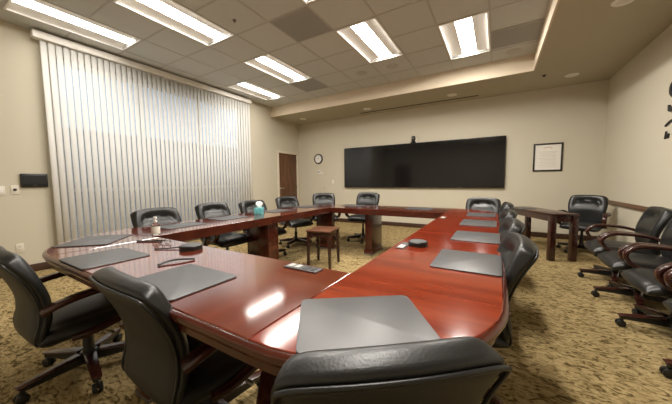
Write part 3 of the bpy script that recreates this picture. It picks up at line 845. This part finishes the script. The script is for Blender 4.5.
    for k in range(5):
        mt = Matrix.Rotation(2 * PI * k / 5 + PI / 10, 4, 'Z')
        if k == 0:
            t2 = bmesh.new(); bmesh.ops.create_cube(t2, size=1)
            for v in t2.verts:
                o_ = v.co.x > 0
                v.co = Vector((.318 if o_ else .05, v.co.y * (.048 if o_ else .062), (.086 if v.co.z < 0 else .098) if o_ else (.110 if v.co.z < 0 else .126)))
            bmesh.ops.bevel(t2, geom=list(t2.edges), offset=.006, segments=2, affect='EDGES', profile=.5)
            cap0 = obj('wood_cap', t2, M['mahog'], sbm)
            bm = bmesh.new()
            ryc = Matrix.Translation((.30, .0, .028)) @ Matrix.Rotation(PI / 2, 4, 'X')
            for a in (-.024, .006): lathe(bm, [(0, a), (.022, a), (.028, a + .004), (.028, a + .014), (.022, a + .018), (0, a + .018)], 20, ryc)
            bx(bm, .283, .317, -.010, .010, .028, .060, .006); cyl(bm, .007, .007, .05, .075, 10, Matrix.Translation((.30, 0, 0)))
            cas0 = obj('caster', bm, M['black'], sbm)
            cap0.matrix_local = mt; cas0.matrix_local = mt
        else:
            for src in (cap0, cas0):
                c = src.copy(); COL.objects.link(c); c.parent = sbm; c.matrix_local = mt
    return t

chair_proto = None
def chair(x, y, face, label, dz=0.0, base=None):
    """x, y: hub on the floor; face: heading the sitter looks (degrees, 0 = +x, 90 = +y); dz: extra seat height"""
    global chair_proto
    if chair_proto is None:
        chair_proto = build_chair(label); o = chair_proto
    else:
        o = copy_tree(chair_proto)
    o['label'] = label
    o.location = (x, y, 0); o.rotation_euler.z = math.radians(face - 90)
    for ch in o.children:
        nm = ch.name.split('.')[0]
        if nm == 'star_base': ch.rotation_euler.z = math.radians(base if base is not None else random.uniform(0, 72))
        elif nm == 'gas_column': ch.location.z = 0
        else: ch.location.z = dz
    return o
chair(-2.205, .60, 90, 'black leather chair leftmost of the near row, seen from behind with its star base', -.055, 43)
chair(-1.175, .74, 88, 'black leather chair seen from behind, second in the near row, beside the desk pad', -.055, 64)
chair(-.358, .738, 128.5, 'big black leather chair back cut by the bottom edge at the table corner', -.05, 10)
chair(-.195, 1.66, 185, 'black leather chair nearest in the row along the right table side', -.02)
chair(-.19, 2.40, 184, 'black leather chair second in the row along the right table side', -.02)
chair(-.19, 3.16, 183, 'black leather chair third in the row along the right table side', -.02)
chair(-.185, 3.90, 182, 'black leather chair farthest in the row along the right table side, mostly hidden', 0)
chair(-2.98, 1.55, 0, 'black leather chair behind the sanitizer bottle in front of the blind', 0)
chair(-3.11, 2.33, -2, 'black leather chair second from the left in front of the blind', 0)
chair(-3.10, 3.02, -6, 'black leather chair behind the teal tissue box', -.01)
chair(-3.22, 3.92, -18, 'black leather chair in front of the wooden door, by the blind side of the table', 0)
chair(-3.03, 4.64, -52, 'black leather chair at the far left table corner below the clock', .03)
chair(-2.25, 4.82, -86, 'black leather chair facing the camera below the left end of the screen', .045, 18)
chair(-.18, 4.55, -92, 'black leather chair at the far right table end below the screen', .0)
chair(1.22, 5.75, -112, 'black leather chair in the room corner behind the small side table', .01)
chair(1.21, 4.24, 178, 'black leather chair against the right wall, farthest of the wall row', -.03, 4)
chair(1.19, 3.605, 179, 'black leather chair against the right wall, second of the wall row from the far end', -.03, 4)
chair(1.19, 2.97, 180, 'black leather chair against the right wall, third of the wall row from the far end', -.03, 4)
chair(1.21, 2.335, 181, 'black leather chair against the right wall, nearest of the wall row, cut by the edge', -.03, 4)

# ------------------------------------------------------------------ side table in the far right corner
st = thing('side_table', 'small dark red wooden side table in the far right corner', 'table', (.62, 5.45, 0), math.radians(0))
A = [Vector((.66, 4.86)), Vector((1.0, 5.02)), Vector((.58, 6.02)), Vector((.22, 5.86))]
C0 = sum(A, Vector((0, 0))) / 4
st.location = (C0.x, C0.y, 0)
ax = (A[1] - A[0]); rotst = math.atan2(ax.y, ax.x); st.rotation_euler.z = rotst
wS, lS = .38, 1.16
zS = .69
bm = bmesh.new(); bx(bm, -wS / 2, wS / 2, -lS / 2, lS / 2, zS - .03, zS, .008); obj('tabletop', bm, M['mahog'], st)
bm = bmesh.new()
for s in (-1, 1):
    bx(bm, s * (wS / 2 - .04) - .01, s * (wS / 2 - .04) + .01, -lS / 2 + .06, lS / 2 - .06, zS - .12, zS - .03)
    bx(bm, -wS / 2 + .06, wS / 2 - .06, s * (lS / 2 - .04) - .01, s * (lS / 2 - .04) + .01, zS - .12, zS - .03)
obj('apron', bm, M['mahog'], st)
for sx in (-1, 1):
    for sy in (-1, 1):
        bm = bmesh.new(); x, y = sx * (wS / 2 - .045), sy * (lS / 2 - .045)
        bx(bm, x - .038, x + .038, y - .038, y + .038, 0, zS - .03, .005); obj('leg', bm, M['mahog'], st)
pd = pad0.copy(); COL.objects.link(pd)
pd.location = (.40, 5.62, zS + .0003); pd.rotation_euler.z = rotst + PI / 2; pd.scale = (.9, .85, 1); tag(pd, 'black desk pad on the small side table', 'desk pad', 'black leather desk pads on the table')

# ------------------------------------------------------------------ little stand in the hollow of the table
sl = thing('small_stand', 'small square brown wooden stand inside the hollow of the table', 'stand', (-2.08, 3.14, 0), .2)
ws = .178; zt = .52
bm = bmesh.new(); bx(bm, -ws, ws, -ws - .02, ws + .02, zt - .022, zt, .005); obj('top', bm, M['stool'], sl)
bm = bmesh.new()
for s in (-1, 1):
    bx(bm, s * (ws - .03) - .008, s * (ws - .03) + .008, -ws + .01, ws - .01, zt - .09, zt - .02); bx(bm, -ws + .02, ws - .02, s * (ws - .01) - .008, s * (ws - .01) + .008, zt - .09, zt - .02)
obj('apron', bm, M['mahog'], sl)
for sx in (-1, 1):
    for sy in (-1, 1):
        bm = bmesh.new(); x, y = sx * (ws - .03), sy * (ws - .01)
        t2 = bmesh.new(); bmesh.ops.create_cube(t2, size=1)
        for v in t2.verts:
            w = .021 if v.co.z > 0 else .015
            v.co = Vector((x + (w if v.co.x > 0 else -w) + (0 if v.co.z > 0 else .012 * sx), y + (w if v.co.y > 0 else -w) + (0 if v.co.z > 0 else .012 * sy), zt - .02 if v.co.z > 0 else 0))
        merge(bm, t2); obj('leg', bm, M['mahog'], sl)

# ------------------------------------------------------------------ camera, world, view
F_PX, YAW, PIT, ROL, CAMH = 268.93, .53703, .075953, -.0099737, 1.18
fwd0 = Vector((-math.sin(YAW), math.cos(YAW), 0)); right = Vector((math.cos(YAW), math.sin(YAW), 0)); up0 = Vector((0, 0, 1))
fwd = fwd0 * math.cos(PIT) - up0 * math.sin(PIT); up = up0 * math.cos(PIT) + fwd0 * math.sin(PIT)
r2 = right * math.cos(ROL) + up * math.sin(ROL); u2 = -right * math.sin(ROL) + up * math.cos(ROL)
cd = bpy.data.cameras.new('camera'); cam = bpy.data.objects.new('camera', cd); COL.objects.link(cam)
cd.sensor_width = 36; cd.lens = 36 * F_PX / 672; cd.clip_start = .02
cam.matrix_world = Matrix(((r2.x, u2.x, -fwd.x, 0), (r2.y, u2.y, -fwd.y, 0), (r2.z, u2.z, -fwd.z, CAMH), (0, 0, 0, 1)))
scene.camera = cam

w = bpy.data.worlds.new('dusk'); scene.world = w; w.use_nodes = True
bg = w.node_tree.nodes['Background']; bg.inputs['Color'].default_value = (.52, .63, .80, 1); bg.inputs['Strength'].default_value = .8

scene.view_settings.view_transform = 'Standard'; scene.view_settings.look = 'None'
scene.view_settings.exposure = 1.05; scene.view_settings.gamma = 1.0
scene.view_settings.use_curve_mapping = False
scene.cycles.use_denoising = True
scene.cycles.transparent_max_bounces = 32
scene.cycles.max_bounces = 10; scene.cycles.diffuse_bounces = 6
